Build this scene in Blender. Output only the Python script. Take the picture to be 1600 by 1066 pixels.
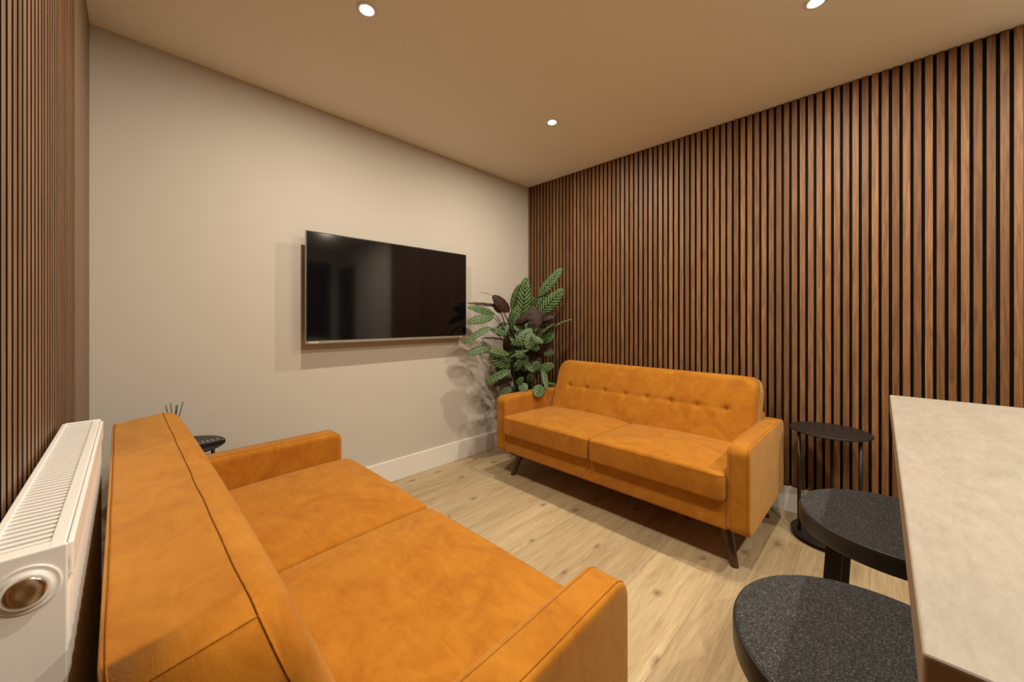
import bpy, bmesh, math, random
from mathutils import Vector, Matrix
random.seed(7)
PI = math.pi
for o in list(bpy.data.objects): bpy.data.objects.remove(o)
SC = bpy.context.scene
C = SC.collection

# ------------------------------------------------------------------ camera
cam_d = bpy.data.cameras.new('camera'); cam = bpy.data.objects.new('camera', cam_d); C.objects.link(cam)
cam_d.sensor_width = 36.0; cam_d.lens = 587.3/1600*36.0
cam_d.shift_y = -33/1600
cam_d.clip_start = 0.01; cam_d.clip_end = 50
cam.location = (0, 0, 1.2); cam.rotation_euler = (PI/2, 0, math.radians(-45.6))
SC.camera = cam
# ------------------------------------------------------------------ world, exposure
w = bpy.data.worlds.new('world'); SC.world = w; w.use_nodes = True
w.node_tree.nodes['Background'].inputs[0].default_value = (0.02, 0.025, 0.04, 1)
w.node_tree.nodes['Background'].inputs[1].default_value = 1.0
SC.view_settings.view_transform = 'Standard'; SC.view_settings.look = 'None'
SC.view_settings.exposure = 0.0; SC.view_settings.gamma = 1.0; SC.view_settings.use_curve_mapping = False
LIGHT_COL = (1.0, 0.89, 0.715)
LIGHT_W = 18.8
ROOM_H = 2.564
# living-room downlights seen in the photo, their fourth neighbour above the camera, two unseen ones added behind for bounce light
LAMPS = [((0.733, 1.610), 'recessed ceiling downlight nearest the plain wall, above the foreground sofa and radiator', 1.0),
         ((2.044, 1.614), 'small recessed ceiling downlight farthest into the room, nearest the plant corner', 1.0),
         ((2.060, 0.196), 'recessed ceiling downlight cut by the top edge, towards the slatted wall and side table', 1.0),
         ((0.750, 0.196), 'recessed ceiling downlight just out of frame over the near end of the foreground sofa', 1.0),
         ((0.900, -0.84), 'unseen downlight added for bounce light, behind the viewer over the kitchen side, nearer the left', 1.3),
         ((2.060, -0.84), 'unseen downlight added for bounce light, behind the viewer over the kitchen side, nearer the right wall', 1.4)]

# ------------------------------------------------------------------ colour and materials
def lin(c):
    c = c/255.0
    return c/12.92 if c <= 0.04045 else ((c+0.055)/1.055)**2.4
def S(r, g, b): return (lin(r), lin(g), lin(b), 1)
def newmat(name):
    m = bpy.data.materials.new(name); m.use_nodes = True
    nt = m.node_tree; b = nt.nodes['Principled BSDF']
    return m, nt, b
def nd(nt, t, **kw):
    n = nt.nodes.new(t)
    for k, v in kw.items(): setattr(n, k, v)
    return n
def ramp(nt, fac, stops):
    r = nd(nt, 'ShaderNodeValToRGB'); cr = r.color_ramp
    while len(cr.elements) < len(stops): cr.elements.new(0.5)
    for e, (p, c) in zip(cr.elements, stops): e.position = p; e.color = c
    nt.links.new(fac, r.inputs[0]); return r.outputs[0]
def noise(nt, vec, scale, detail=4, rough=0.55, dist=0.0):
    n = nd(nt, 'ShaderNodeTexNoise'); n.inputs['Scale'].default_value = scale
    n.inputs['Detail'].default_value = detail; n.inputs['Roughness'].default_value = rough
    n.inputs['Distortion'].default_value = dist
    if vec is not None: nt.links.new(vec, n.inputs['Vector'])
    return n.outputs['Fac']
def mapping(nt, vec, scale=(1,1,1), loc=(0,0,0), rot=(0,0,0)):
    m = nd(nt, 'ShaderNodeMapping'); m.inputs['Scale'].default_value = scale
    m.inputs['Location'].default_value = loc; m.inputs['Rotation'].default_value = rot
    nt.links.new(vec, m.inputs['Vector']); return m.outputs[0]
def coords(nt, kind='Object'): return nd(nt, 'ShaderNodeTexCoord').outputs[kind]
def worldpos(nt): return nd(nt, 'ShaderNodeNewGeometry').outputs['Position']
def mix(nt, fac, a, b, mode='MIX'):
    m = nd(nt, 'ShaderNodeMix'); m.data_type = 'RGBA'; m.blend_type = mode
    for s, v in ((m.inputs[0], fac), (m.inputs[6], a), (m.inputs[7], b)):
        if hasattr(v, 'links'): nt.links.new(v, s)
        else: s.default_value = v
    return m.outputs[2]
def mth(nt, op, a, b=None, c=None):
    m = nd(nt, 'ShaderNodeMath'); m.operation = op
    for s, v in zip(m.inputs, (a, b, c)):
        if v is None: continue
        if hasattr(v, 'links'): nt.links.new(v, s)
        else: s.default_value = v
    return m.outputs[0]
def bump(nt, b, h, strength=0.2, dist=0.002):
    n = nd(nt, 'ShaderNodeBump'); n.inputs['Strength'].default_value = strength; n.inputs['Distance'].default_value = dist
    nt.links.new(h, n.inputs['Height']); nt.links.new(n.outputs[0], b.inputs['Normal'])
def plain(name, col, rough=0.5, metal=0.0, nscale=0, namp=0.1, bstr=0, spec=0.5):
    m, nt, b = newmat(name)
    b.inputs['Roughness'].default_value = rough; b.inputs['Metallic'].default_value = metal
    b.inputs['Specular IOR Level'].default_value = spec
    if nscale:
        f = noise(nt, coords(nt), nscale, 5)
        d = tuple(x*(1-namp) for x in col[:3])+(1,); l = tuple(min(1, x*(1+namp)) for x in col[:3])+(1,)
        nt.links.new(ramp(nt, f, [(0.3, d), (0.7, l)]), b.inputs['Base Color'])
        if bstr: bump(nt, b, f, bstr)
    else: b.inputs['Base Color'].default_value = col
    return m

def paint(name, col):
    m, nt, b = newmat(name); p = worldpos(nt)
    f = noise(nt, p, 1.3, 3); d = tuple(x*0.97 for x in col[:3])+(1,)
    nt.links.new(ramp(nt, f, [(0.3, d), (0.7, col)]), b.inputs['Base Color'])
    b.inputs['Roughness'].default_value = 0.85; b.inputs['Specular IOR Level'].default_value = 0.25
    bump(nt, b, noise(nt, p, 260, 3), 0.12, 0.001)
    return m
M_WALL = paint('wall_paint', (0.575, 0.535, 0.475, 1))
M_CEIL = paint('ceiling_paint', (0.87, 0.83, 0.73, 1))
M_TRIM = plain('white_satin_paint', (0.80, 0.77, 0.73, 1), 0.35, nscale=3, namp=0.02)
M_RAD = plain('radiator_enamel', (0.82, 0.80, 0.77, 1), 0.28, nscale=4, namp=0.02)
M_RADIN = plain('shade_dark_fins', (0.03, 0.028, 0.025, 1), 0.6, nscale=20, namp=0.1)  # fins coloured near black to stand in for shadow inside the grille
M_FELT = plain('black_felt', (0.008, 0.007, 0.006, 1), 0.95, nscale=300, namp=0.4, spec=0.1)
M_BLACK = plain('black_metal', (0.012, 0.011, 0.010, 1), 0.42, 0.0, nscale=60, namp=0.15)
M_CHROME = plain('brushed_nickel', (0.62, 0.52, 0.38, 1), 0.22, 1.0, nscale=30, namp=0.1)
M_WALNUT = None

def wood_slats():
    m, nt, b = newmat('walnut_slat_wood'); p = worldpos(nt)
    s = nd(nt, 'ShaderNodeSeparateXYZ'); nt.links.new(p, s.inputs[0])
    idx = mth(nt, 'FLOOR', mth(nt, 'DIVIDE', mth(nt, 'SUBTRACT', s.outputs[1], 0.5196), 0.0399))
    wn = nd(nt, 'ShaderNodeTexWhiteNoise'); wn.noise_dimensions = '1D'; nt.links.new(idx, wn.inputs['W'])
    cx = nd(nt, 'ShaderNodeCombineXYZ')
    nt.links.new(mth(nt, 'MULTIPLY', s.outputs[0], 30.0), cx.inputs[0])
    nt.links.new(mth(nt, 'ADD', mth(nt, 'MULTIPLY', s.outputs[1], 30.0), mth(nt, 'MULTIPLY', idx, 7.3)), cx.inputs[1])
    nt.links.new(mth(nt, 'ADD', mth(nt, 'MULTIPLY', s.outputs[2], 1.7), mth(nt, 'MULTIPLY', wn.outputs[0], 9.0)), cx.inputs[2])
    f = noise(nt, cx.outputs[0], 2.6, 8, 0.62, 0.9)
    base = ramp(nt, f, [(0.27, (0.102, 0.044, 0.017, 1)), (0.5, (0.200, 0.094, 0.039, 1)), (0.73, (0.305, 0.158, 0.070, 1))])
    tone = ramp(nt, wn.outputs[0], [(0.0, (0.74, 0.70, 0.66, 1)), (0.5, (1, 1, 1, 1)), (1.0, (1.18, 1.16, 1.10, 1))])
    nt.links.new(mix(nt, 1.0, base, tone, 'MULTIPLY'), b.inputs['Base Color'])
    b.inputs['Roughness'].default_value = 0.52; b.inputs['Specular IOR Level'].default_value = 0.35
    bump(nt, b, f, 0.15, 0.001)
    return m
M_SLAT = wood_slats()
def board_wood():
    m, nt, b = newmat('brown_board'); p = worldpos(nt)
    f = noise(nt, mapping(nt, p, (20, 20, 1.0)), 3.0, 6)
    nt.links.new(ramp(nt, f, [(0.3, (0.165, 0.105, 0.062, 1)), (0.7, (0.215, 0.14, 0.085, 1))]), b.inputs['Base Color'])
    b.inputs['Roughness'].default_value = 0.6
    return m
M_BOARD = board_wood()

def oak_floor():
    m, nt, b = newmat('oak_planks'); p = worldpos(nt)
    W = 0.262; L = 2.2
    s = nd(nt, 'ShaderNodeSeparateXYZ'); nt.links.new(p, s.inputs[0])
    ry = mth(nt, 'DIVIDE', mth(nt, 'ADD', s.outputs[1], 5*W-0.295), W)
    row = mth(nt, 'FLOOR', ry)
    w1 = nd(nt, 'ShaderNodeTexWhiteNoise'); w1.noise_dimensions = '1D'; nt.links.new(row, w1.inputs['W'])
    rx = mth(nt, 'ADD', mth(nt, 'DIVIDE', s.outputs[0], L), mth(nt, 'ADD', 4.0, w1.outputs[0]))
    col = mth(nt, 'FLOOR', rx)
    cid = nd(nt, 'ShaderNodeCombineXYZ'); nt.links.new(row, cid.inputs[0]); nt.links.new(col, cid.inputs[1])
    w2 = nd(nt, 'ShaderNodeTexWhiteNoise'); w2.noise_dimensions = '2D'; nt.links.new(cid.outputs[0], w2.inputs['Vector'])
    off = mth(nt, 'MULTIPLY', w2.outputs[0], 11.0)
    g = nd(nt, 'ShaderNodeCombineXYZ')
    nt.links.new(mth(nt, 'ADD', s.outputs[0], off), g.inputs[0])
    nt.links.new(mth(nt, 'MULTIPLY', s.outputs[1], 9.0), g.inputs[1]); nt.links.new(off, g.inputs[2])
    f = noise(nt, g.outputs[0], 2.2, 8, 0.6, 0.6)
    fine = noise(nt, mapping(nt, g.outputs[0], (3, 14, 1)), 4.0, 6, 0.7)
    c1 = ramp(nt, f, [(0.25, (0.40, 0.295, 0.17, 1)), (0.5, (0.50, 0.39, 0.24, 1)), (0.75, (0.58, 0.47, 0.31, 1))])
    c2 = ramp(nt, fine, [(0.32, (0.70, 0.66, 0.60, 1)), (0.58, (1.04, 1.04, 1.04, 1))])
    med = noise(nt, mapping(nt, g.outputs[0], (1.3, 3.2, 1), (5, 0, 2)), 4.0, 7, 0.72, 0.4)
    c3 = ramp(nt, med, [(0.34, (0.80, 0.77, 0.72, 1)), (0.52, (1.0, 1.0, 1.0, 1)), (0.70, (1.10, 1.10, 1.08, 1))])
    c = mix(nt, 0.8, mix(nt, 0.75, c1, c2, 'MULTIPLY'), c3, 'MULTIPLY')
    tone = ramp(nt, w2.outputs[0], [(0, (0.88, 0.86, 0.84, 1)), (1, (1.08, 1.07, 1.05, 1))])
    c = mix(nt, 1.0, c, tone, 'MULTIPLY')
    # knots
    v = nd(nt, 'ShaderNodeTexVoronoi'); v.voronoi_dimensions = '2D'; v.inputs['Scale'].default_value = 2.4
    nt.links.new(mapping(nt, mix(nt, 0.05, g.outputs[0], noise(nt, p, 14, 3)), (1.0, 0.16, 1)), v.inputs['Vector'])
    k = ramp(nt, v.outputs['Distance'], [(0.014, (1, 1, 1, 1)), (0.036, (0.55, 0.55, 0.55, 1)), (0.09, (0, 0, 0, 1))])
    c = mix(nt, mth(nt, 'MULTIPLY', k, 0.75), c, (0.13, 0.075, 0.04, 1))
    # seams
    def edge(r, wd):
        fr = mth(nt, 'FRACT', r); d = mth(nt, 'MINIMUM', fr, mth(nt, 'SUBTRACT', 1.0, fr))
        return mth(nt, 'LESS_THAN', d, wd)
    seam = mth(nt, 'MAXIMUM', edge(ry, 0.0040), edge(rx, 0.0005))
    c = mix(nt, mth(nt, 'MULTIPLY', seam, 0.6), c, (0.16, 0.10, 0.055, 1))
    nt.links.new(c, b.inputs['Base Color'])
    b.inputs['Roughness'].default_value = 0.42; b.inputs['Specular IOR Level'].default_value = 0.35
    bump(nt, b, mth(nt, 'SUBTRACT', fine, mth(nt, 'MULTIPLY', seam, 1.0)), 0.10, 0.001)
    return m
M_FLOOR = oak_floor()

def velvet():
    m, nt, b = newmat('orange_velvet'); p = coords(nt)
    n1 = noise(nt, p, 5.5, 4, 0.6, 1.6)
    n2 = noise(nt, mapping(nt, p, (1.0, 2.2, 1.0), (3, 1, 7)), 13.0, 5, 0.62, 1.2)
    n3 = noise(nt, p, 420, 2, 0.6)
    f = mth(nt, 'ADD', mth(nt, 'MULTIPLY', n1, 0.55), mth(nt, 'ADD', mth(nt, 'MULTIPLY', n2, 0.35), mth(nt, 'MULTIPLY', n3, 0.10)))
    nt.links.new(ramp(nt, f, [(0.34, (0.325, 0.106, 0.007, 1)), (0.50, (0.395, 0.148, 0.0115, 1)), (0.64, (0.45, 0.183, 0.0175, 1))]), b.inputs['Base Color'])
    b.inputs['Roughness'].default_value = 0.85; b.inputs['Specular IOR Level'].default_value = 0.15
    b.inputs['Sheen Weight'].default_value = 0.40; b.inputs['Sheen Roughness'].default_value = 0.45
    b.inputs['Sheen Tint'].default_value = (1.0, 0.72, 0.36, 1)
    bump(nt, b, mth(nt, 'ADD', n3, mth(nt, 'MULTIPLY', n2, 1.2)), 0.25, 0.0015)
    return m
M_VELVET = velvet()
M_SEAM = plain('velvet_seam', (0.25, 0.085, 0.008, 1), 0.9, nscale=150, namp=0.3, spec=0.1)
def walnut_leg():
    m, nt, b = newmat('dark_walnut'); p = coords(nt)
    f = noise(nt, mapping(nt, p, (30, 30, 3)), 2.0, 6, 0.6, 0.5)
    nt.links.new(ramp(nt, f, [(0.3, (0.045, 0.018, 0.009, 1)), (0.7, (0.095, 0.04, 0.02, 1))]), b.inputs['Base Color'])
    b.inputs['Roughness'].default_value = 0.35
    return m
M_LEG = walnut_leg()
def speckle():
    m, nt, b = newmat('speckled_charcoal'); p = coords(nt)
    v = nd(nt, 'ShaderNodeTexVoronoi'); v.inputs['Scale'].default_value = 520; nt.links.new(p, v.inputs['Vector'])
    n = noise(nt, p, 380, 3, 0.7)
    sep = nd(nt, 'ShaderNodeSeparateColor'); nt.links.new(v.outputs['Color'], sep.inputs[0])
    c1 = ramp(nt, sep.outputs[0], [(0.0, (0.003, 0.003, 0.003, 1)), (0.60, (0.009, 0.0085, 0.009, 1)), (0.82, (0.04, 0.038, 0.038, 1)), (1.0, (0.16, 0.155, 0.15, 1))])
    c = mix(nt, 0.5, c1, ramp(nt, n, [(0.46, (0.004, 0.004, 0.004, 1)), (0.68, (0.10, 0.10, 0.103, 1))]))
    nt.links.new(c, b.inputs['Base Color'])
    b.inputs['Roughness'].default_value = 0.6; b.inputs['Specular IOR Level'].default_value = 0.25
    bump(nt, b, n, 0.3, 0.0008)
    return m
M_SPECK = speckle()
def stone():
    m, nt, b = newmat('pale_stone_laminate'); p = coords(nt)
    f = noise(nt, mapping(nt, p, (1.0, 2.6, 1.0), (0, 0, 0), (0, 0, 0.5)), 9.0, 7, 0.62, 0.8)
    g = noise(nt, mapping(nt, p, (1.0, 3.0, 1.0), (4, 2, 0), (0, 0, 0.5)), 38.0, 5, 0.6, 0.6)
    h = noise(nt, p, 2.2, 3, 0.5, 0.4)
    c = mix(nt, 0.5, ramp(nt, f, [(0.32, (0.27, 0.238, 0.20, 1)), (0.55, (0.325, 0.293, 0.25, 1)), (0.75, (0.40, 0.366, 0.32, 1))]),
            ramp(nt, g, [(0.35, (0.27, 0.238, 0.202, 1)), (0.62, (0.355, 0.322, 0.278, 1))]))
    c = mix(nt, 0.6, c, ramp(nt, h, [(0.35, (0.88, 0.90, 0.86, 1)), (0.65, (1.03, 1.0, 0.98, 1))]), 'MULTIPLY')
    nt.links.new(c, b.inputs['Base Color'])
    b.inputs['Roughness'].default_value = 0.4
    return m
M_STONE = stone()
M_STONE_EDGE = plain('laminate_edge', (0.27, 0.20, 0.125, 1), 0.5, nscale=25, namp=0.12)
M_CAB = plain('cabinet_panel', (0.33, 0.25, 0.17, 1), 0.5, nscale=8, namp=0.05)

def leaf_mat():
    m, nt, b = newmat('striped_leaf')
    uv = nd(nt, 'ShaderNodeUVMap').outputs[0]
    s = nd(nt, 'ShaderNodeSeparateXYZ'); nt.links.new(uv, s.inputs[0])
    v = mth(nt, 'ABSOLUTE', mth(nt, 'SUBTRACT', mth(nt, 'MULTIPLY', s.outputs[1], 2.0), 1.0))
    n = noise(nt, uv, 6, 3)
    t = mth(nt, 'FRACT', mth(nt, 'ADD', mth(nt, 'SUBTRACT', mth(nt, 'MULTIPLY', s.outputs[0], 11.0), mth(nt, 'MULTIPLY', v, 2.1)), mth(nt, 'MULTIPLY', n, 0.5)))
    tri = mth(nt, 'ABSOLUTE', mth(nt, 'SUBTRACT', mth(nt, 'MULTIPLY', t, 2.0), 1.0))
    stripe = ramp(nt, tri, [(0.38, (0, 0, 0, 1)), (0.60, (1, 1, 1, 1))])
    edge = ramp(nt, v, [(0.02, (0, 0, 0, 1)), (0.10, (1, 1, 1, 1)), (0.84, (1, 1, 1, 1)), (0.95, (0, 0, 0, 1))])
    k = mth(nt, 'MULTIPLY', stripe, edge)
    top = mix(nt, k, (0.006, 0.024, 0.008, 1), (0.145, 0.225, 0.075, 1))
    geo = nd(nt, 'ShaderNodeNewGeometry')
    c = mix(nt, geo.outputs['Backfacing'], top, (0.030, 0.009, 0.005, 1))
    nt.links.new(c, b.inputs['Base Color'])
    b.inputs['Roughness'].default_value = 0.5; b.inputs['Specular IOR Level'].default_value = 0.3
    bump(nt, b, tri, 0.15, 0.001)
    return m
M_LEAF = leaf_mat()
M_STEM = plain('dark_stem', (0.014, 0.014, 0.007, 1), 0.6, nscale=40, namp=0.3)
M_POT = plain('charcoal_pot', (0.03, 0.03, 0.03, 1), 0.6, nscale=15, namp=0.1)
M_SOIL = plain('soil', (0.03, 0.018, 0.01, 1), 0.95, nscale=60, namp=0.5, bstr=0.8)
M_SCREEN = plain('tv_screen', (0.003, 0.003, 0.004, 1), 0.08, nscale=2, namp=0.05, spec=0.6)
M_SCREEN.node_tree.nodes['Principled BSDF'].inputs['Coat Weight'].default_value = 0.45
M_SCREEN.node_tree.nodes['Principled BSDF'].inputs['Coat Roughness'].default_value = 0.05
M_BEZEL = plain('tv_bezel', (0.01, 0.01, 0.01, 1), 0.3, nscale=20, namp=0.1)
M_SILVER = plain('silver_plastic', (0.42, 0.39, 0.34, 1), 0.35, 0.6, nscale=20, namp=0.08)
M_TEXT = plain('pale_lettering', (0.8, 0.78, 0.74, 1), 0.5, nscale=50, namp=0.03)
M_REED = plain('dark_teal_reed', (0.012, 0.035, 0.045, 1), 0.7, nscale=50, namp=0.2)
M_KEY = plain('remote_keys', (0.16, 0.15, 0.14, 1), 0.5, nscale=90, namp=0.1)
M_KEYW = plain('white_key', (0.75, 0.74, 0.72, 1), 0.4, nscale=90, namp=0.03)
def glass(name, col, rough=0.03):
    m, nt, b = newmat(name); b.inputs['Base Color'].default_value = col
    b.inputs['Transmission Weight'].default_value = 1.0; b.inputs['Roughness'].default_value = rough
    b.inputs['IOR'].default_value = 1.45
    return m
M_AMBER = glass('amber_glass', (0.35, 0.16, 0.05, 1))
M_NIGHT = plain('night_glass', (0.004, 0.005, 0.007, 1), 0.05, nscale=2, namp=0.05)
def emis(name, col, st):
    m, nt, b = newmat(name); b.inputs['Base Color'].default_value = (0.9, 0.9, 0.9, 1)
    b.inputs['Emission Color'].default_value = col; b.inputs['Emission Strength'].default_value = st
    return m
M_LENS = emis('lit_lens', (1.0, 0.93, 0.82, 1), 30.0)

# ------------------------------------------------------------------ helpers
def thing(name, label, cat, loc=(0, 0, 0), rz=0.0, group=None):
    o = bpy.data.objects.new(name, None); C.objects.link(o)
    o.empty_display_size = 0.05
    o.location = loc; o.rotation_euler = (0, 0, rz)
    o['label'] = label; o['category'] = cat
    if group: o['group'] = group
    return o
def obj(name, bm, mat, parent=None, label=None, smooth=False, kind=None, loc=None, rot=None):
    me = bpy.data.meshes.new(name); bmesh.ops.recalc_face_normals(bm, faces=bm.faces) if not getattr(bm, 'norecalc', False) else None
    bm.to_mesh(me); bm.free()
    mats = mat if isinstance(mat, (list, tuple)) else [mat]
    for m in mats: me.materials.append(m)
    if smooth:
        for p in me.polygons: p.use_smooth = True
    o = bpy.data.objects.new(name, me); C.objects.link(o)
    if parent: o.parent = parent
    if loc: o.location = loc
    if rot: o.rotation_euler = rot
    if label: o['label'] = label
    if kind: o['kind'] = kind
    return o
def box(bm, x0, x1, y0, y1, z0, z1, bev=0.0, seg=2, mi=0, M=None):
    r = bmesh.ops.create_cube(bm, size=1.0); vs = r['verts']
    for v in vs:
        v.co = Vector(((x0+x1)/2+v.co.x*(x1-x0), (y0+y1)/2+v.co.y*(y1-y0), (z0+z1)/2+v.co.z*(z1-z0)))
        if M: v.co = M @ v.co
    fs = set(f for v in vs for f in v.link_faces)
    for f in fs: f.material_index = mi
    if bev:
        es = list(set(e for v in vs for e in v.link_edges))
        bmesh.ops.bevel(bm, geom=es, offset=bev, segments=seg, affect='EDGES', profile=0.5)
def lathe(bm, prof, cx=0, cy=0, n=48, cap=True, mi=0, M=None):
    rings = []
    for (r, z) in prof:
        rg = []
        for i in range(n):
            a = 2*PI*i/n; p = Vector((cx+r*math.cos(a), cy+r*math.sin(a), z))
            rg.append(bm.verts.new(M @ p if M else p))
        rings.append(rg)
    for a, b in zip(rings, rings[1:]):
        for i in range(n):
            f = bm.faces.new((a[i], a[(i+1) % n], b[(i+1) % n], b[i])); f.material_index = mi; f.smooth = True
    if cap:
        f = bm.faces.new(list(reversed(rings[0]))); f.material_index = mi
        f = bm.faces.new(rings[-1]); f.material_index = mi
def tube(bm, pts, rad, n=8, closed=False):
    pts = [Vector(p) for p in pts]; N = len(pts)
    rads = rad if isinstance(rad, (list, tuple)) else [rad]*N
    rings = []; prev = None
    for i, p in enumerate(pts):
        if closed: t = pts[(i+1) % N]-pts[i-1]
        else: t = pts[min(i+1, N-1)]-pts[max(i-1, 0)]
        t.normalize()
        if prev is None:
            a = Vector((0, 0, 1)) if abs(t.z) < 0.9 else Vector((1, 0, 0)); u = t.cross(a).normalized()
        else: u = (prev-t*prev.dot(t)).normalized()
        prev = u; v = t.cross(u)
        rings.append([bm.verts.new(p+(u*math.cos(2*PI*k/n)+v*math.sin(2*PI*k/n))*rads[i]) for k in range(n)])
    R = list(zip(rings, rings[1:]))
    if closed: R.append((rings[-1], rings[0]))
    for a, b in R:
        for k in range(n): bm.faces.new((a[k], a[(k+1) % n], b[(k+1) % n], b[k])).smooth = True
    if not closed:
        bm.faces.new(list(reversed(rings[0]))); bm.faces.new(rings[-1])

def rr_scale(a, b, W, H, R, crn=0.0):
    """position of a rectangle-boundary point pulled in to a rounded rectangle, as a factor"""
    ca, cb = W/2-R, H/2-R; x, y = abs(a), abs(b)
    if x <= ca or y <= cb: 
        # ray may still meet the arc only if the point is in the corner square
        return 1.0
    A = x*x+y*y; B = -2*(x*ca+y*cb); Cc = ca*ca+cb*cb-R*R
    lam = (-B+math.sqrt(max(0, B*B-4*A*Cc)))/(2*A)
    if crn:
        def th(u, v):
            A2 = u*u+v*v; B2 = -2*(u*ca+v*cb); l = (-B2+math.sqrt(max(0, B2*B2-4*A2*Cc)))/(2*A2)
            return math.atan2(v*l-cb, u*l-ca)
        t0 = th(W/2, H/2); t = th(x, y)
        q = t/t0 if t < t0 else (PI/2-t)/(PI/2-t0)
        q = max(0.0, min(1.0, q))
        l2 = 1+crn*q**1.6
        px, py = ca+(x*lam-ca)*l2, cb+(y*lam-cb)*l2
        lam = math.hypot(px, py)/math.hypot(x, y)
    return lam
def rr_depth(a, b, W, H, R):
    qx, qy = abs(a)-(W/2-R), abs(b)-(H/2-R)
    d = math.hypot(max(qx, 0), max(qy, 0))+min(max(qx, qy), 0)-R
    return max(0.0, -d)
CORNERS = []
def pad(W, H, T, R, r, fn, puff=0.0, puffb=0.0, extra=None, nu=48, nv=24, bm=None, wob=0.0, Rb=None, rb=None, crn=0.0):
    """upholstered slab: rounded-rectangle outline W x H, thickness T, edge roll r; fn maps (a,b,c) to space"""
    bm = bm or bmesh.new(); R0, r0 = R, r
    def grid(side):
        G = []; R = R0; r = r0
        if side < 0: R = R0 if Rb is None else Rb; r = r0 if rb is None else rb
        for i in range(nu+1):
            row = []
            s = math.sin(PI/2*(2*i/nu-1))
            for j in range(nv+1):
                t = math.sin(PI/2*(2*j/nv-1))
                k = max(abs(s), abs(t), 1e-9)
                f = rr_scale(s/k*W/2, t/k*H/2, W, H, R, crn)
                f = 1-(1-f)*k**3
                a, b = s*W/2*f, t*H/2*f
                e = rr_depth(a, b, W, H, R)
                if k > 0.9999: e = 0.0
                c = T/2-r+math.sqrt(max(0, r*r-max(0, r-e)**2))
                q = (puff if side > 0 else puffb)
                c += q*(1-s*s)**0.5*(1-t*t)**0.5 if q else 0
                if extra and side > 0: c += extra(a, b, e)
                if wob: c += wob*math.sin(a*23+b*11)*min(1, e/0.03)
                row.append(bm.verts.new(fn(a, b, c*side)))
            G.append(row)
        for i in range(nu):
            for j in range(nv):
                q = (G[i][j], G[i+1][j], G[i+1][j+1], G[i][j+1])
                bm.faces.new(q if side > 0 else q[::-1]).smooth = True
        return [G[i][0] for i in range(nu+1)]+[G[nu][j] for j in range(1, nv+1)]+[G[i][nv] for i in range(nu-1, -1, -1)]+[G[0][j] for j in range(nv-1, 0, -1)]
    A = grid(1); B = grid(-1); n = len(A)
    for i in range(n):
        bm.faces.new((A[i], B[i], B[(i+1) % n], A[(i+1) % n])).smooth = True
    if crn:
        for i in (0, nu, nu+nv, 2*nu+nv):
            e = bm.edges.get((A[i], B[i]))
            if e: e.smooth = False
            CORNERS.append((A[i].co.copy(), B[i].co.copy()))
    return bm
def loop_pts(W, H, R, fn, c, n=10, off=0.0005, wob=0.0):
    P = []
    for (sx, sy, a0) in ((1, 1, 0), (-1, 1, 90), (-1, -1, 180), (1, -1, 270)):
        for k in range(n+1):
            a = math.radians(a0+90*k/n)
            P.append((sx*(W/2-R)+(R+off)*math.cos(a), sy*(H/2-R)+(R+off)*math.sin(a)))
    Q = []
    for i, p in enumerate(P):
        q = P[(i+1) % len(P)]; L = math.hypot(q[0]-p[0], q[1]-p[1]); m = max(1, int(L/0.025))
        for k in range(m):
            a = p[0]+(q[0]-p[0])*k/m; b = p[1]+(q[1]-p[1])*k/m
            Q.append(fn(a, b, c+wob*math.sin(a*21+b*17)))
    return Q

# ------------------------------------------------------------------ room shell
XL, XR, YB, YR, T = -0.125, 2.886, 2.596, -2.60, 0.1
def struct(name, bm, mat, parent=None): return obj(name, bm, mat, parent, kind='structure')
bm = bmesh.new(); box(bm, XL-0.15, XR+0.15, YR-0.1, YB+0.1, -0.1, 0.0); struct('floor', bm, M_FLOOR)
bm = bmesh.new(); box(bm, XL-0.15, XR+0.15, YR-0.1, YB+0.1, ROOM_H, ROOM_H+0.1)
ceiling = struct('ceiling', bm, M_CEIL)
bm = bmesh.new(); box(bm, XL-0.15, XR+0.15, YB, YB+0.1, 0, ROOM_H); struct('wall_back', bm, M_WALL)
bm = bmesh.new(); box(bm, XR+0.022, XR+0.15, YR, YB, 0, ROOM_H); wall_r = struct('wall_right', bm, M_WALL)
bm = bmesh.new(); box(bm, XL-0.15, XL-0.022, YR, YB, 0, ROOM_H); wall_l = struct('wall_left', bm, M_WALL)
# rear wall behind the viewer, with a wide night-dark window opening
bm = bmesh.new()
box(bm, XL-0.15, 0.75, YR-0.1, YR, 0, ROOM_H); box(bm, 2.75, XR+0.15, YR-0.1, YR, 0, ROOM_H); box(bm, 0.75, 2.75, YR-0.1, YR, 2.3, ROOM_H)
struct('wall_rear', bm, M_WALL)
bm = bmesh.new(); box(bm, 0.75, 2.75, YR-0.06, YR-0.045, 0.0, 2.3)
win = struct('window_1', bm, M_NIGHT)
bm = bmesh.new()
for x0, x1 in ((0.75, 0.80), (1.725, 1.775), (2.70, 2.75)): box(bm, x0, x1, YR-0.08, YR-0.03, 0, 2.3)
box(bm, 0.8, 2.7, YR-0.08, YR-0.03, 2.25, 2.3); box(bm, 0.8, 2.7, YR-0.08, YR-0.03, 0.0, 0.06)
struct('window_frame', bm, M_BLACK, win)
bm = bmesh.new(); box(bm, XR-0.01, XR+0.021, YR+0.02, -1.87, 0, 2.2, 0.004); struct('door_1', bm, M_BLACK)
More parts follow.
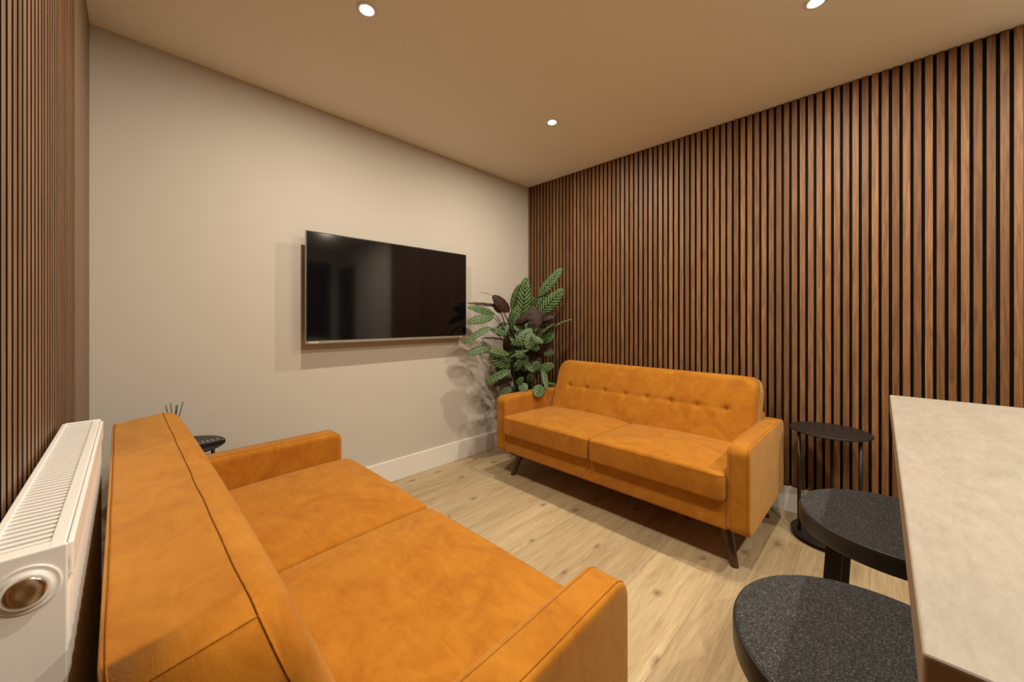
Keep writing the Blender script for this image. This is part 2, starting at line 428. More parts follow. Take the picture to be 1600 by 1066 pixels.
# slatted panelling
PITCH, SLAT, ORG = 0.0399, 0.0272, 0.552
def slat_panels(x_face, sign, y0, y1, z0, parent):
    """sign +1: the wall lies on the +x side of the slats"""
    bm = bmesh.new()
    a, b = x_face+sign*0.012, x_face+sign*0.0205
    box(bm, min(a, b), max(a, b), y0, y1, z0, ROOM_H-0.0005)
    struct('felt_backing', bm, M_FELT, parent)
    bm = bmesh.new(); k0 = int(math.floor((y0-ORG)/PITCH))-1
    k = k0
    while True:
        e1 = ORG+k*PITCH; e0 = e1-SLAT; k += 1
        if e0 > y1: break
        e0, e1 = max(e0, y0), min(e1, y1)
        if e1-e0 < 0.004: continue
        xa, xb = x_face, x_face+sign*0.0118
        box(bm, min(xa, xb), max(xa, xb), e0, e1, z0, ROOM_H-0.001, 0.0003, 1)
    bm.normal_update()
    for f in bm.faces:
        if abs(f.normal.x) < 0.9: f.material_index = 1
    struct('slats', bm, [M_SLAT, M_FELT], parent)
slat_panels(XR, 1, -0.505, YB-0.001, 0.168, wall_r)
slat_panels(XL, -1, -1.6, 1.93, 0.0, wall_l)
bm = bmesh.new(); box(bm, XL-0.0205, XL, 1.94, YB-0.001, 0, ROOM_H-0.001, 0.001, 1); struct('trim_1', bm, M_BOARD)
# baseboards
def baseboard(name, x0, x1, y0, y1):
    bm = bmesh.new(); box(bm, x0, x1, y0, y1, 0.0, 0.160, 0.003, 2); struct(name, bm, M_TRIM)
baseboard('baseboard_back', XL+0.001, XR-0.001, YB-0.017, YB-0.0005)
baseboard('baseboard_right', XR+0.004, XR+0.0215, -1.86, YB-0.018)

# ------------------------------------------------------------------ downlights
for i, ((x, y), lab, k) in enumerate(LAMPS):
    t = thing('ceiling_downlight', lab, 'ceiling light', (x, y, ROOM_H), 0, 'recessed ceiling downlights')
    bm = bmesh.new()
    lathe(bm, [(0.044, -0.0003), (0.0435, -0.004), (0.033, -0.006), (0.0285, -0.0045), (0.0266, -0.0008)], n=40, cap=False)
    obj('bezel', bm, M_TRIM, t, 'white round bezel', smooth=True)
    bm = bmesh.new(); lathe(bm, [(0.0262, -0.0006), (0.0262, -0.0042), (0.0245, -0.0048)], n=36)
    obj('lens', bm, M_LENS, t, 'glowing white lens')
    ld = bpy.data.lights.new('downlight_beam', 'AREA'); ld.shape = 'DISK'; ld.size = 0.050
    ld.energy = LIGHT_W*k; ld.color = LIGHT_COL; ld.spread = math.radians(180)
    lo = bpy.data.objects.new('lamp', ld); C.objects.link(lo); lo.parent = t; lo.location = (0, 0, -0.0075)

# ------------------------------------------------------------------ sofas
SW, AT, ARM_TOP, FB = 1.70, 0.098, 0.612, 0.195     # width, arm thickness, arm top, frame bottom
def sofa(label, loc, rz):
    t = thing('sofa', label, 'sofa', loc, rz, 'matching orange velvet sofas')
    # arms: outline in depth/height, local x is the sofa's width
    for sgn in (-1, 1):
        D, H = 0.775, ARM_TOP-FB; xc = sgn*(SW/2-AT/2); yc = D/2; zc = FB+H/2
        fn = lambda a, b, c, sgn=sgn, xc=xc, yc=yc, zc=zc: Vector((xc+sgn*c, yc+a, zc+b))
        bm = pad(D, H, AT, 0.045, 0.010, fn, puff=0.004, puffb=0.004, nu=44, nv=34, rb=0.020)
        arm = obj('armrest', bm, M_VELVET, t, smooth=True)
        bm = bmesh.new()
        tube(bm, loop_pts(D, H, 0.045, fn, AT/2-0.010, wob=0.0004), 0.0009, 6, True)
        tube(bm, loop_pts(D, H, 0.045, fn, -AT/2+0.019, wob=0.0004), 0.0005, 6, True)
        obj('seam', bm, M_SEAM, arm, 'stitched seam along the arm')
    # base frame
    W = SW-2*AT+0.01
    fn = lambda a, b, c: Vector((a, 0.012+c+0.03, FB+0.003+0.075+b))
    bm = pad(W, 0.150, 0.06, 0.012, 0.012, fn, nu=30, nv=10)
    fn2 = lambda a, b, c: Vector((a, 0.05+0.35+b, FB+0.010+0.06+c))
    pad(W, 0.70, 0.12, 0.01, 0.01, fn2, nu=12, nv=12, bm=bm)
    obj('base_frame', bm, M_VELVET, t, smooth=True)
    # seat cushions
    for k, sgn in enumerate((-1, 1)):
        cw = (SW-2*AT)/2-0.004; cd = 0.60
        def fn(a, b, c, sgn=sgn, cw=cw, cd=cd):
            y = -0.032+cd/2+b
            return Vector((sgn*(cw/2+0.003)+a, y, 0.407+c-0.010*(y/0.5)))
        bm = pad(cw, cd, 0.128, 0.030, 0.014, fn, puff=0.036, puffb=0.0, nu=40, nv=36)
        cu = obj('seat_cushion', bm, M_VELVET, t, smooth=True)
        bm = bmesh.new()
        tube(bm, loop_pts(cw, cd, 0.030, fn, 0.064-0.008, off=-0.0012), 0.0014, 6, True)
        tube(bm, loop_pts(cw, cd, 0.030, fn, -0.064+0.010, off=-0.0010), 0.0010, 6, True)
        obj('seam', bm, M_SEAM, cu, 'stitched seam around the seat cushion')
    # backrest: leaning slab, outline in width/height
    lean = math.radians(19.5); BH = 0.60; BW = SW-2*AT-0.012; BT = 0.166
    ax = Vector((0, math.sin(lean), math.cos(lean))); nrm = Vector((0, -0.991, 0.135))
    top = Vector((0, 0.664, 0.856)); cen = top-ax*(BH/2)-nrm*(BT/2)
    def fnb(a, b, c): return cen+Vector((a, 0, 0))+ax*b+nrm*c
    bz = BH/2-0.215       # button row below the top edge
    buttons = [(-0.588+0.168*i) for i in range(8)]
    def dimp(a, b, e):
        d = 0.0
        for x in buttons:
            q = (a-x)**2+(b-bz)**2
            if q < 0.01: d -= 0.012*math.exp(-q/(2*0.009**2))+0.009*math.exp(-q/(2*0.022**2))
            if b < bz and abs(a-x) < 0.03: d -= 0.0032*math.exp(-(a-x)**2/(2*0.005**2))*min(1, (bz-b)/0.03)
        if abs(a) < 0.62: d -= 0.0055*math.exp(-(b-bz)**2/(2*0.006**2))
        return d
    bm = pad(BW, BH, BT, 0.092, 0.034, fnb, puff=0.018, puffb=0.0, extra=dimp, nu=210, nv=80, Rb=0.092, rb=0.006, crn=0.09)
    lines = CORNERS[-4:]
    bk = obj('backrest', bm, M_VELVET, t, smooth=True)
    bm = bmesh.new()
    for zz, wv in ((BT/2-0.034, 0.0010), (-BT/2+0.0075, 0.0004)):
        P = []; NS = 60
        for (u0, v0, u1, v1) in ((-1, -1, 1, -1), (1, -1, 1, 1), (1, 1, -1, 1), (-1, 1, -1, -1)):
            for q in range(NS):
                u = math.sin(PI/2*(2*q/NS-1)); u, v = (u*u1, v0) if v0 == v1 else (u0, u*v1)
                f = rr_scale(u*BW/2, v*BH/2, BW, BH, 0.092, 0.09)
                P.append(fnb(u*BW/2*f*1.0004, v*BH/2*f*1.0008, zz+wv*math.sin(u*BW*13+v*7)*math.sin(u*5)))
        tube(bm, P, 0.0011, 6, True)
    for p, q in lines:
        if (p.z+q.z)/2 > 0.5: tube(bm, [p+Vector((0, 0, 0.0003)), p.lerp(q, 0.5)+Vector((0, 0, 0.0003)), q+Vector((0, 0, 0.0003))], 0.0011, 6)
    obj('seam', bm, M_SEAM, bk, 'stitched seam around the backrest')
    for x in buttons:
        bm = bmesh.new()
        c = fnb(x, bz, BT/2+0.018*math.sqrt(max(0, 1-(x/(BW/2))**2))*0.9-0.0205)
        Mx = Matrix.Translation(c) @ nrm.to_track_quat('Z', 'Y').to_matrix().to_4x4()
        lathe(bm, [(0.0001, -0.004), (0.0065, -0.003), (0.0075, 0.0), (0.005, 0.003), (0.0001, 0.0042)], n=16, M=Mx, cap=False)
        obj('button', bm, M_VELVET, bk, smooth=True)
    # rear shell behind the seat
    fnr = lambda a, b, c: Vector((a, 0.755+c, FB+0.004+0.22+b))
    bm = pad(SW-2*AT+0.006, 0.44, 0.045, 0.02, 0.01, fnr, nu=20, nv=10)
    obj('back_panel', bm, M_VELVET, t, smooth=True)
    for sx in (-1, 1):
        for (y0, y1, xb) in ((0.135, 0.095, 0.765), (0.66, 0.755, 0.765)):
            a = Vector((sx*0.705, y0, FB+0.012)); b = Vector((sx*xb, y1, 0.0))
            bm = bmesh.new(); n = 20; rings = []
            for (f, r) in ((0, 0.031), (0.05, 0.031), (0.5, 0.0255), (0.95, 0.0195), (1.0, 0.0185)):
                p = a.lerp(b, f)
                rings.append([bm.verts.new((p.x+r*math.cos(2*PI*i/n), p.y+r*math.sin(2*PI*i/n), p.z)) for i in range(n)])
            for A, B in zip(rings, rings[1:]):
                for i in range(n): bm.faces.new((A[i], A[(i+1) % n], B[(i+1) % n], B[i])).smooth = True
            bm.faces.new(rings[0]); bm.faces.new(rings[-1][::-1])
            obj('leg', bm, M_LEG, t, 'tapered dark walnut leg')
    return t
sofa1 = sofa('orange velvet sofa in the foreground with its back to the white radiator', (0.796, 1.262, 0), PI/2+0.0115)
sofa2 = sofa('orange velvet sofa against the slatted wood wall with button-tufted back facing the camera', (1.982, 1.272, 0), -PI/2-math.radians(0.8))

# ------------------------------------------------------------------ television
TX0, TX1, TZ0, TZ1, TY = 0.757, 1.998, 1.052, 1.748, 2.500
tv = thing('television', 'large black flat-screen television mounted on the plain wall', 'television', ((TX0+TX1)/2, TY, TZ0))
cx = (TX0+TX1)/2
bm = bmesh.new(); box(bm, TX0-cx, TX1-cx, 0.0, 0.012, 0, TZ1-TZ0, 0.002, 2); obj('case', bm, M_BEZEL, tv)
bm = bmesh.new(); box(bm, TX0-cx+0.12, TX1-cx-0.12, 0.012, 0.055, 0.06, TZ1-TZ0-0.22, 0.012, 3); obj('rear_housing', bm, M_BEZEL, tv)
bm = bmesh.new(); box(bm, TX0-cx+0.007, TX1-cx-0.007, -0.0012, 0.0, 0.020, TZ1-TZ0-0.007); obj('screen', bm, M_SCREEN, tv, 'glossy black screen')
bm = bmesh.new(); box(bm, TX0-cx, TX1-cx, -0.0025, 0.003, 0.0, 0.017, 0.001, 1); strip = obj('lower_bezel', bm, M_SILVER, tv, 'thin silver strip below the screen')
bm = bmesh.new(); box(bm, -0.2, 0.2, 0.0555, YB-TY-0.0008, 0.15, 0.45, 0.003, 1); obj('wall_bracket', bm, M_BLACK, tv)
bm = bmesh.new(); box(bm, TX1-cx-0.062, TX1-cx-0.050, -0.0035, -0.0024, 0.005, 0.011); obj('indicator', bm, M_TEXT, strip)
bm = bmesh.new()
for e in (0, 1):
    xx = (TX0-cx-0.0006, TX0-cx+0.0008) if e == 0 else (TX1-cx-0.0008, TX1-cx+0.0006)
    box(bm, xx[0], xx[1], -0.001, 0.012, 0, TZ1-TZ0)
box(bm, TX0-cx, TX1-cx, -0.001, 0.012, TZ1-TZ0-0.0006, TZ1-TZ0+0.0008)
obj('edge_trim', bm, M_SILVER, tv, 'thin bright edge')
fc = bpy.data.curves.new('logo_text', 'FONT'); fc.body = 'TOSHIBA'; fc.size = 0.0125; fc.extrude = 0.0003; fc.align_x = 'LEFT'; fc.space_character = 1.12; fc.offset = 0.0003
lo = bpy.data.objects.new('maker_lettering', fc); C.objects.link(lo)
dg = bpy.context.evaluated_depsgraph_get(); dg.update()
me = bpy.data.meshes.new_from_object(lo.evaluated_get(dg)); bpy.data.objects.remove(lo); me.materials.clear(); me.materials.append(M_TEXT)
lo = bpy.data.objects.new('maker_lettering', me); C.objects.link(lo); lo.parent = strip
lo.rotation_euler = (PI/2, 0, 0); lo.location = (TX0-cx+0.018, -0.0031, 0.0042); lo['label'] = 'small pale maker lettering'

# ------------------------------------------------------------------ radiator
RX0, RX1, RY0, RY1, RZ0, RZ1 = -0.1165, -0.0460, 0.685, 1.475, 0.335, 0.937
rad = thing('radiator', 'white panel radiator on the left slatted wall behind the foreground sofa', 'radiator', ((RX0+RX1)/2, (RY0+RY1)/2, RZ0))
ox, oy, oz = (RX0+RX1)/2, (RY0+RY1)/2, RZ0
def rb(bm, x0, x1, y0, y1, z0, z1, bev=0.0, seg=2): box(bm, x0-ox, x1-ox, y0-oy, y1-oy, z0-oz, z1-oz, bev, seg)
# front panel with vertical flutes
bm = bmesh.new(); n = 24; seg = 8; per = (RY1-RY0-0.02)/n; cols = []
for i in range(n*seg+1):
    y = RY0+0.01+per*i/seg; ph = (i % seg)/seg
    dx = 0.0035*math.sin(PI*ph)**0.6 if ph > 0 else 0.0
    rowv = []
    for (z, k) in ((RZ0+0.005, 0), (RZ0+0.035, 1), (RZ1-0.060, 1), (RZ1-0.035, 0)):
        rowv.append(bm.verts.new((RX1-0.0060+dx*k-ox, y-oy, z-oz)))
    rowv.append(bm.verts.new((RX1-0.0120-ox, y-oy, RZ1-0.035-oz)))
    rowv.insert(0, bm.verts.new((RX1-0.0120-ox, y-oy, RZ0+0.005-oz)))
    cols.append(rowv)
for A, B in zip(cols, cols[1:]):
    for j in range(5): bm.faces.new((A[j], B[j], B[j+1], A[j+1])).smooth = (j == 2)
    bm.faces.new((A[0], A[5], B[5], B[0]))
bm.faces.new(cols[0][::-1]); bm.faces.new(cols[-1])
obj('front_panel', bm, M_RAD, rad)
bm = bmesh.new(); rb(bm, RX0, RX0+0.008, RY0+0.01, RY1-0.01, RZ0+0.005, RZ1-0.03, 0.002); obj('rear_panel', bm, M_RAD, rad)
bm = bmesh.new()
for k in range(40):
    y = RY0+0.02+(RY1-RY0-0.04)*k/39
    rb(bm, RX0+0.010, RX1-0.014, y-0.0006, y+0.0006, RZ0+0.03, RZ1-0.05)
rb(bm, RX0+0.030, RX1-0.034, RY0+0.012, RY1-0.012, RZ0+0.03, RZ1-0.045)
obj('convector_fins', bm, M_RADIN, rad)
for (y0, y1) in ((RY0, RY0+0.006), (RY1-0.006, RY1)):
    bm = bmesh.new(); rb(bm, RX0, RX1-0.004, y0, y1, RZ0, RZ1-0.0005, 0.0018, 2); obj('side_panel', bm, M_RAD, rad)
# top grille: rim and cross bars with real gaps
bm = bmesh.new()
rb(bm, RX0, RX0+0.008, RY0+0.004, RY1-0.004, RZ1-0.024, RZ1-0.0005, 0.0015, 2)
rb(bm, RX1-0.019, RX1-0.006, RY0+0.004, RY1-0.004, RZ1-0.024, RZ1-0.0005, 0.0015, 2)
rb(bm, RX0+0.004, RX1-0.008, RY0+0.004, RY0+0.022, RZ1-0.012, RZ1-0.0008, 0.001, 1)
rb(bm, RX0+0.004, RX1-0.006, RY1-0.012, RY1, RZ1-0.012, RZ1+0.0012, 0.002, 2)
y = RY0+0.030; 
nb = 50; pp = (RY1-0.014-RY0-0.022)/nb
for k in range(nb):
    yy = RY0+0.022+pp*(k+0.70)
    rb(bm, RX0+0.006, RX1-0.010, yy-pp*0.25, yy+pp*0.25, RZ1-0.006, RZ1-0.0022, 0.0006, 1)
obj('top_grille', bm, M_RAD, rad)
bm = bmesh.new(); rb(bm, RX1-0.0055, RX1, RY0+0.012, RY1-0.006, RZ1-0.045, RZ1-0.004, 0.0022, 3); obj('front_lip', bm, M_RAD, rad)
# end plug on the near side panel
Mx = Matrix.Translation((-0.0800-ox, RY0-oy, 0.897-oz)) @ Matrix.Rotation(PI/2, 4, 'X')
bm = bmesh.new(); lathe(bm, [(0.0265, -0.001), (0.0262, 0.0015), (0.0245, 0.0022), (0.0232, 0.0012), (0.020, 0.0014), (0.0195, 0.006), (0.0180, 0.0075), (0.0160, 0.0070)], n=48, M=Mx)
plug = obj('end_plug', bm, M_RAD, rad, 'round plug on the radiator end', smooth=True)
bm = bmesh.new(); lathe(bm, [(0.0158, 0.0069), (0.0156, 0.0080), (0.0140, 0.0092), (0.006, 0.0086), (0.0001, 0.0084)], n=48, M=Mx, cap=False)
obj('plug_face', bm, M_CHROME, plug, 'brassy metal plug face', smooth=True)
for yy in (RY0+0.12, RY1-0.12):
    bm = bmesh.new(); rb(bm, XL+0.0006, RX0, yy-0.02, yy+0.02, RZ0+0.05, RZ1-0.10); obj('wall_bracket', bm, M_RAD, rad)

# ------------------------------------------------------------------ side tables
def side_table(label, loc, ang=0.0, foot_label=None):
    t = thing('side_table', label, 'side table', loc, ang, 'black round metal side tables')
    R = 0.176
    bm = bmesh.new(); lathe(bm, [(R-0.004, 0.590), (R, 0.592), (R, 0.5985), (R-0.002, 0.600)], n=72); obj('table_top', bm, M_BLACK, t)
    bm = bmesh.new(); lathe(bm, [(R-0.008, 0.020), (R-0.005, 0.022), (R-0.005, 0.032), (R-0.008, 0.034)], n=72); obj('base_plate', bm, M_BLACK, t)
    for a in (118, 0, -118):
        a = math.radians(a); x, y = 0.142*math.cos(a), 0.142*math.sin(a)
        bm = bmesh.new(); lathe(bm, [(0.0085, 0.034), (0.0085, 0.590)], x, y, n=20); obj('pole', bm, M_BLACK, t, smooth=False)
        bm = bmesh.new(); lathe(bm, [(0.011, 0.0), (0.013, 0.003), (0.013, 0.020)], x, y, n=20); obj('foot', bm, M_BLACK, t)
    return t
side_table('black round metal side table beside the slatted wall, right of the tufted sofa', (2.672, 0.196, 0))
side_table('black round metal side table in the left corner behind the foreground sofa arm', (0.168, 2.372, 0), 0.35)
# remote control on the corner table
rc = thing('remote_control', 'black remote control lying on the corner side table', 'remote control', (0.232, 2.300, 0.600), math.radians(6))
bm = bmesh.new(); box(bm, -0.10, 0.10, -0.024, 0.024, 0.0, 0.019, 0.004, 3); obj('body', bm, M_BLACK, rc)
for i in range(9):
    for j in range(3):
        bm = bmesh.new(); box(bm, -0.085+i*0.019, -0.074+i*0.019, -0.0165+j*0.0125, -0.0085+j*0.0125, 0.0188, 0.0208, 0.0008, 1)
        obj('key', bm, M_KEYW if (i == 3 and j > 0) else M_KEY, rc, 'white key' if (i == 3 and j > 0) else None)
# reed diffuser
df = thing('reed_diffuser', 'reed diffuser with dark sticks on the corner side table, partly behind the sofa back', 'reed diffuser', (0.150, 2.395, 0.600))
bm = bmesh.new(); lathe(bm, [(0.026, 0.0), (0.030, 0.003), (0.030, 0.045), (0.024, 0.055), (0.011, 0.060), (0.011, 0.075), (0.0085, 0.075), (0.0085, 0.058), (0.021, 0.050), (0.027, 0.042), (0.027, 0.005)], n=32)
obj('bottle', bm, M_AMBER, df, 'small amber glass bottle', smooth=True)
for (tx, ty, tz) in ((-0.026, 0.010, 0.196), (-0.010, -0.012, 0.208), (0.011, 0.014, 0.190), (0.015, 0.002, 0.194), (0.034, -0.010, 0.208), (0.000, 0.03, 0.15)):
    k = Vector((tx, ty, tz)); b = Vector((-tx*0.22, -ty*0.4, 0.006))
    bm = bmesh.new(); tube(bm, [b, b.lerp(k, 0.5), k], 0.0018, 8); obj('reed', bm, M_REED, df)

# ------------------------------------------------------------------ bar stools
def stool(label, loc, ang):
    t = thing('bar_stool', label, 'stool', loc, ang, 'round speckled stools tucked at the bar')
    R = 0.2095
    bm = bmesh.new(); lathe(bm, [(R-0.006, 0.600), (R-0.001, 0.602), (R, 0.606), (R, 0.643), (R-0.0015, 0.6475), (R-0.003, 0.649)], n=96)
    obj('seat_rim', bm, M_BLACK, t, 'dark smooth rim band')
    bm = bmesh.new(); lathe(bm, [(R-0.0035, 0.6488), (R-0.004, 0.6502), (R-0.006, 0.6508)], n=96); obj('seat', bm, M_SPECK, t, 'speckled charcoal round seat')
    for (x, y) in ((-0.130, 0.118), (0.130, 0.106), (-0.130, -0.118), (0.130, -0.118)):
        bm = bmesh.new()
        a = Vector((x, y, 0.600)); b = Vector((x*1.18, y*1.30, 0.0))
        hw, ht = 0.0175, 0.006
        vs = []
        for p in (a, b):
            vs.append([bm.verts.new(p+Vector((dx*ht, dy*hw, 0))) for dx, dy in ((-1, -1), (1, -1), (1, 1), (-1, 1))])
        for i in range(4): bm.faces.new((vs[0][i], vs[0][(i+1) % 4], vs[1][(i+1) % 4], vs[1][i]))
        bm.faces.new(vs[0][::-1]); bm.faces.new(vs[1])
        obj('leg', bm, M_BLACK, t)
    f = 1-0.22/0.60
    X, Y = 0.130*(1+0.18*f), 0.118*(1+0.30*f)
    for (x0, x1, y0, y1) in ((-X, X, Y-0.006, Y+0.006), (-X, X, -Y-0.006, -Y+0.006), (-X-0.006, -X+0.006, -Y, Y), (X-0.006, X+0.006, -Y, Y)):
        bm = bmesh.new(); box(bm, x0, x1, y0, y1, 0.205, 0.230, 0.001, 1); obj('foot_rail', bm, M_BLACK, t)
    bm = bmesh.new(); box(bm, -0.136, 0.136, -0.13, 0.13, 0.594, 0.600, 0.001, 1); obj('seat_plate', bm, M_BLACK, t)
    return t
stool('round speckled charcoal stool at the bar, nearest the camera', (0.851, -0.004, 0), 0.0)
stool('round speckled charcoal stool at the bar, farther one by the side table', (1.456, -0.031, 0), 0.0)

# ------------------------------------------------------------------ breakfast bar
BX0, BX1, BY1, BY0, BZ = 0.451, 1.921, -0.0245, -0.95, 0.930
bar = thing('breakfast_bar', 'pale stone-effect breakfast bar worktop jutting in from the right', 'breakfast bar', ((BX0+BX1)/2, (BY0+BY1)/2, 0))
ox2, oy2 = (BX0+BX1)/2, (BY0+BY1)/2
bm = bmesh.new(); box(bm, BX0-ox2, BX1-ox2, BY0-oy2, BY1-oy2, BZ-0.058, BZ, 0.0035, 3)
for f in bm.faces:
    if f.normal.z < 0.7: f.material_index = 1
obj('worktop', bm, [M_STONE, M_STONE_EDGE], bar)
bm = bmesh.new(); box(bm, BX0+0.06-ox2, BX1-0.03-ox2, BY0+0.02-oy2, -0.42-oy2, 0.0, BZ-0.058, 0.002, 1); obj('base_cabinet', bm, M_CAB, bar)

# ------------------------------------------------------------------ corner plant
PC = Vector((2.500, 2.335, 0))
plant = thing('potted_plant', 'tall leafy plant with striped green leaves in the corner behind the tufted sofa', 'plant', PC)
bm = bmesh.new(); lathe(bm, [(0.105, 0.0), (0.112, 0.004), (0.140, 0.275), (0.145, 0.285), (0.145, 0.300), (0.133, 0.300), (0.130, 0.27), (0.128, 0.262)], n=48); obj('pot', bm, M_POT, plant, smooth=False)
bm = bmesh.new(); lathe(bm, [(0.127, 0.255), (0.126, 0.272), (0.08, 0.279), (0.001, 0.282)], n=32); obj('soil', bm, M_SOIL, plant)
YAW = math.radians(45.6)
FV = Vector((math.sin(YAW), math.cos(YAW), 0)); RV = Vector((math.cos(YAW), -math.sin(YAW), 0))
def at(px, py, D):      # plant survey point: viewing direction and distance from the camera to a room position
    return FV*D+RV*((px-800)/587.3*D)+Vector((0, 0, 1.2-(py-500)/587.3*D))
def add_leaf(base, tip, width, nrm, arch=0.05, flip=False, cup=0.18):
    ax = tip-base; L = ax.length; a = ax.normalized()
    n = (nrm-a*nrm.dot(a)).normalized(); s = a.cross(n)
    bm = bmesh.new(); uvl = bm.loops.layers.uv.new('UVMap'); NU, NV = 18, 8; G = []
    for i in range(NU+1):
        t = i/NU; wdt = width/2*(max(0.0, math.sin(PI*(t*0.985+0.0075)**0.90))**0.50)
        c = base+ax*t+n*(arch*L*4*t*(1-t)*0.9)
        row = []
        for j in range(NV+1):
            v = 2*j/NV-1
            off = s*(v*wdt)-n*(cup*wdt*v*v)+n*(0.010*L*math.sin(t*24+(j > 4)*1.5)*abs(v))
            row.append(bm.verts.new(c+off-PC))
        G.append(row)
    for i in range(NU):
        for j in range(NV):
            q = (G[i][j], G[i+1][j], G[i+1][j+1], G[i][j+1]); uv = ((i/NU, j/NV), ((i+1)/NU, j/NV), ((i+1)/NU, (j+1)/NV), (i/NU, (j+1)/NV))
            if not flip: q = q[::-1]; uv = uv[::-1]
            f = bm.faces.new(q); f.smooth = True
            for l, u in zip(f.loops, uv): l[uvl].uv = (u[0]*min(1.0, max(0.45, L/0.36)), u[1])
    # make the upper side face n
    f0 = bm.faces[0] if False else None
    bm.normal_update()
    tot = Vector((0, 0, 0))
    for f in bm.faces: tot += f.normal*f.calc_area()
    want = -1 if flip else 1
    if tot.dot(n)*want < 0:
        bmesh.ops.reverse_faces(bm, faces=bm.faces)
    me = bpy.data.meshes.new('leaf'); bm.to_mesh(me); bm.free(); me.materials.append(M_LEAF)
    o = bpy.data.objects.new('leaf', me); C.objects.link(o); o.parent = plant
    if flip: o['label'] = 'leaf showing its brown-red underside'
    return o
def add_stem(base, k):
    a = random.uniform(0, 2*PI); r = random.uniform(0.01, 0.06)
    p0 = PC+Vector((r*math.cos(a), r*math.sin(a), 0.27)); p3 = base
    hgt = p3.z-p0.z
    p1 = p0+Vector((0, 0, max(0.05, hgt*0.55))); p2 = p0.lerp(p3, 0.62); p2.z = p0.z+max(0.04, hgt*0.86)+0.03
    pts = []
    for i in range(15):
        t = i/14
        pts.append(p0*(1-t)**3+p1*3*t*(1-t)**2+p2*3*t*t*(1-t)+p3*t**3-PC)
    bm = bmesh.new(); tube(bm, pts, [0.0065-0.0035*i/14 for i in range(15)], 7); obj('stem', bm, M_STEM, plant, smooth=True)
CAMN = (-FV+Vector((0, 0, 0.35))).normalized(); UPN = (Vector((0, 0, 1))-FV*0.30).normalized(); MIDN = (-FV*1.0+Vector((0, 0, 0.45))).normalized()
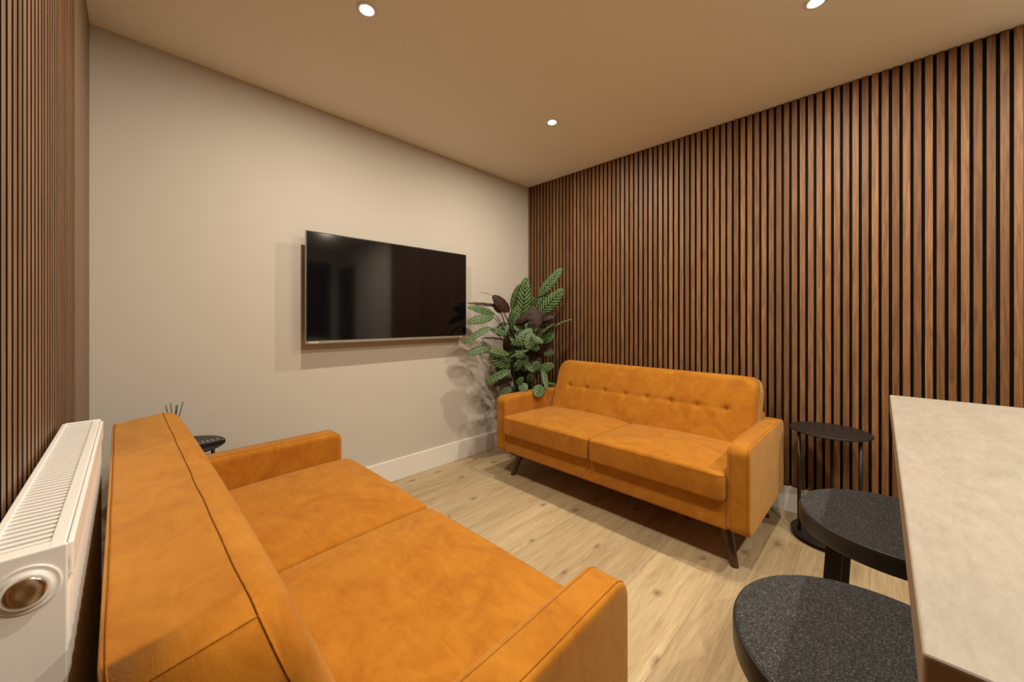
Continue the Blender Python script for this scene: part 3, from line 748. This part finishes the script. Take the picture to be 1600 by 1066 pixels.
# (base x, base y, tip x, tip y, width px, base distance, tip distance, facing, underside)
LV = [
 (815, 506, 822, 434, 19, 3.36, 3.30, 0, 0), (801, 486, 813, 444, 13, 3.42, 3.40, 0, 0), (797, 511, 812, 476, 14, 3.34, 3.33, 0, 0),
 (842, 462, 878, 419, 14, 3.36, 3.30, 0, 0), (842, 491, 880, 452, 18, 3.30, 3.22, 0, 0), (835, 483, 856, 458, 14, 3.38, 3.36, 0, 0),
 (832, 479, 840, 512, 18, 3.24, 3.20, 0, 1), (846, 496, 881, 484, 8, 3.30, 3.26, 1, 1), (843, 523, 867, 505, 8, 3.28, 3.22, 1, 0),
 (862, 512, 895, 498, 8, 3.26, 3.20, 1, 0), (773, 491, 731, 480, 11, 3.20, 3.06, 2, 0), (771, 495, 729, 505, 13, 3.14, 3.02, 2, 0),
 (796, 487, 770, 462, 15, 3.24, 3.18, 0, 1), (771, 463, 750, 457, 4, 3.18, 3.14, 1, 1), (766, 511, 724, 537, 10, 3.10, 2.98, 2, 0),
 (792, 522, 765, 515, 9, 3.20, 3.12, 2, 0), (790, 532, 752, 529, 4, 3.22, 3.10, 1, 1), (764, 544, 728, 554, 12, 3.10, 3.00, 2, 0),
 (796, 554, 764, 548, 10, 3.18, 3.08, 2, 0), (797, 571, 765, 556, 19, 3.22, 3.14, 0, 0), (797, 558, 826, 547, 6, 3.14, 3.10, 1, 0),
 (832, 515, 806, 533, 14, 3.20, 3.16, 2, 0), (831, 520, 825, 546, 18, 3.16, 3.12, 2, 0), (831, 526, 849, 536, 8, 3.10, 3.06, 2, 0),
 (778, 589, 798, 584, 10, 3.18, 3.12, 2, 0), (797, 578, 760, 598, 12, 3.16, 3.10, 1, 0), (800, 606, 781, 617, 11, 3.20, 3.16, 0, 0),
 (807, 600, 818, 590, 9, 3.14, 3.10, 2, 0), (812, 600, 823, 610, 13, 3.13, 3.08, 0, 0), (846, 602, 838, 620, 16, 3.12, 3.03, 0, 0),
 (848, 577, 855, 609, 8, 3.30, 3.16, 0, 0), (844, 580, 866, 571, 10, 3.30, 3.26, 2, 0), (845, 597, 868, 600, 9, 3.32, 3.30, 1, 0),
 (818, 563, 834, 582, 10, 3.22, 3.16, 2, 0), (781, 479, 731, 474, 5, 3.24, 3.10, 0, 1), (793, 505, 777, 524, 16, 3.30, 3.26, 2, 0),
 (786, 487, 771, 474, 13, 3.30, 3.24, 2, 0), (806, 520, 790, 510, 15, 3.36, 3.32, 0, 0), (834, 500, 824, 516, 16, 3.34, 3.30, 0, 0),
 (812, 560, 806, 580, 12, 3.34, 3.30, 2, 0), (790, 570, 775, 580, 14, 3.30, 3.22, 2, 0), (826, 598, 831, 584, 12, 3.34, 3.30, 0, 0),
 (800, 592, 770, 604, 9, 3.22, 3.14, 1, 1), (836, 540, 858, 528, 4, 3.30, 3.26, 1, 0), (822, 478, 832, 462, 13, 3.42, 3.40, 0, 0),
 (806, 548, 798, 566, 13, 3.36, 3.34, 0, 0), (840, 560, 846, 546, 12, 3.40, 3.38, 0, 1), (816, 536, 812, 556, 15, 3.38, 3.35, 0, 0),
]
rl = random.Random(11)
for k in range(34):     # darker inner foliage deeper in the clump
    bx, by = rl.uniform(786, 846), rl.uniform(496, 604); a = rl.uniform(0, 2*PI); L = rl.uniform(20, 34); D = rl.uniform(3.30, 3.44)
    tx = min(868, max(768, bx+L*math.cos(a))); ty = min(612, by-L*math.sin(a)*0.8)
    LV.append((bx, by, tx, ty, rl.uniform(9, 15), D, D-rl.uniform(-0.02, 0.08), rl.choice((0, 2, 2)), 1 if rl.random() < 0.45 else 0))
for i, (bx, by, tx, ty, wp, D0, D1, fc_, un) in enumerate(LV):
    b, tp = at(bx, by, D0), at(tx, ty, D1)
    nr = (CAMN, UPN, MIDN)[fc_]+Vector((random.uniform(-.15, .15), random.uniform(-.15, .15), random.uniform(-.1, .1)))
    wd = wp/587.3*D0*(1.25 if fc_ == 0 else (1.7 if fc_ == 1 else 1.15))
    add_leaf(b, tp, wd, nr, arch=0.04 if fc_ == 0 else 0.07, flip=bool(un))
    add_stem(b, i)
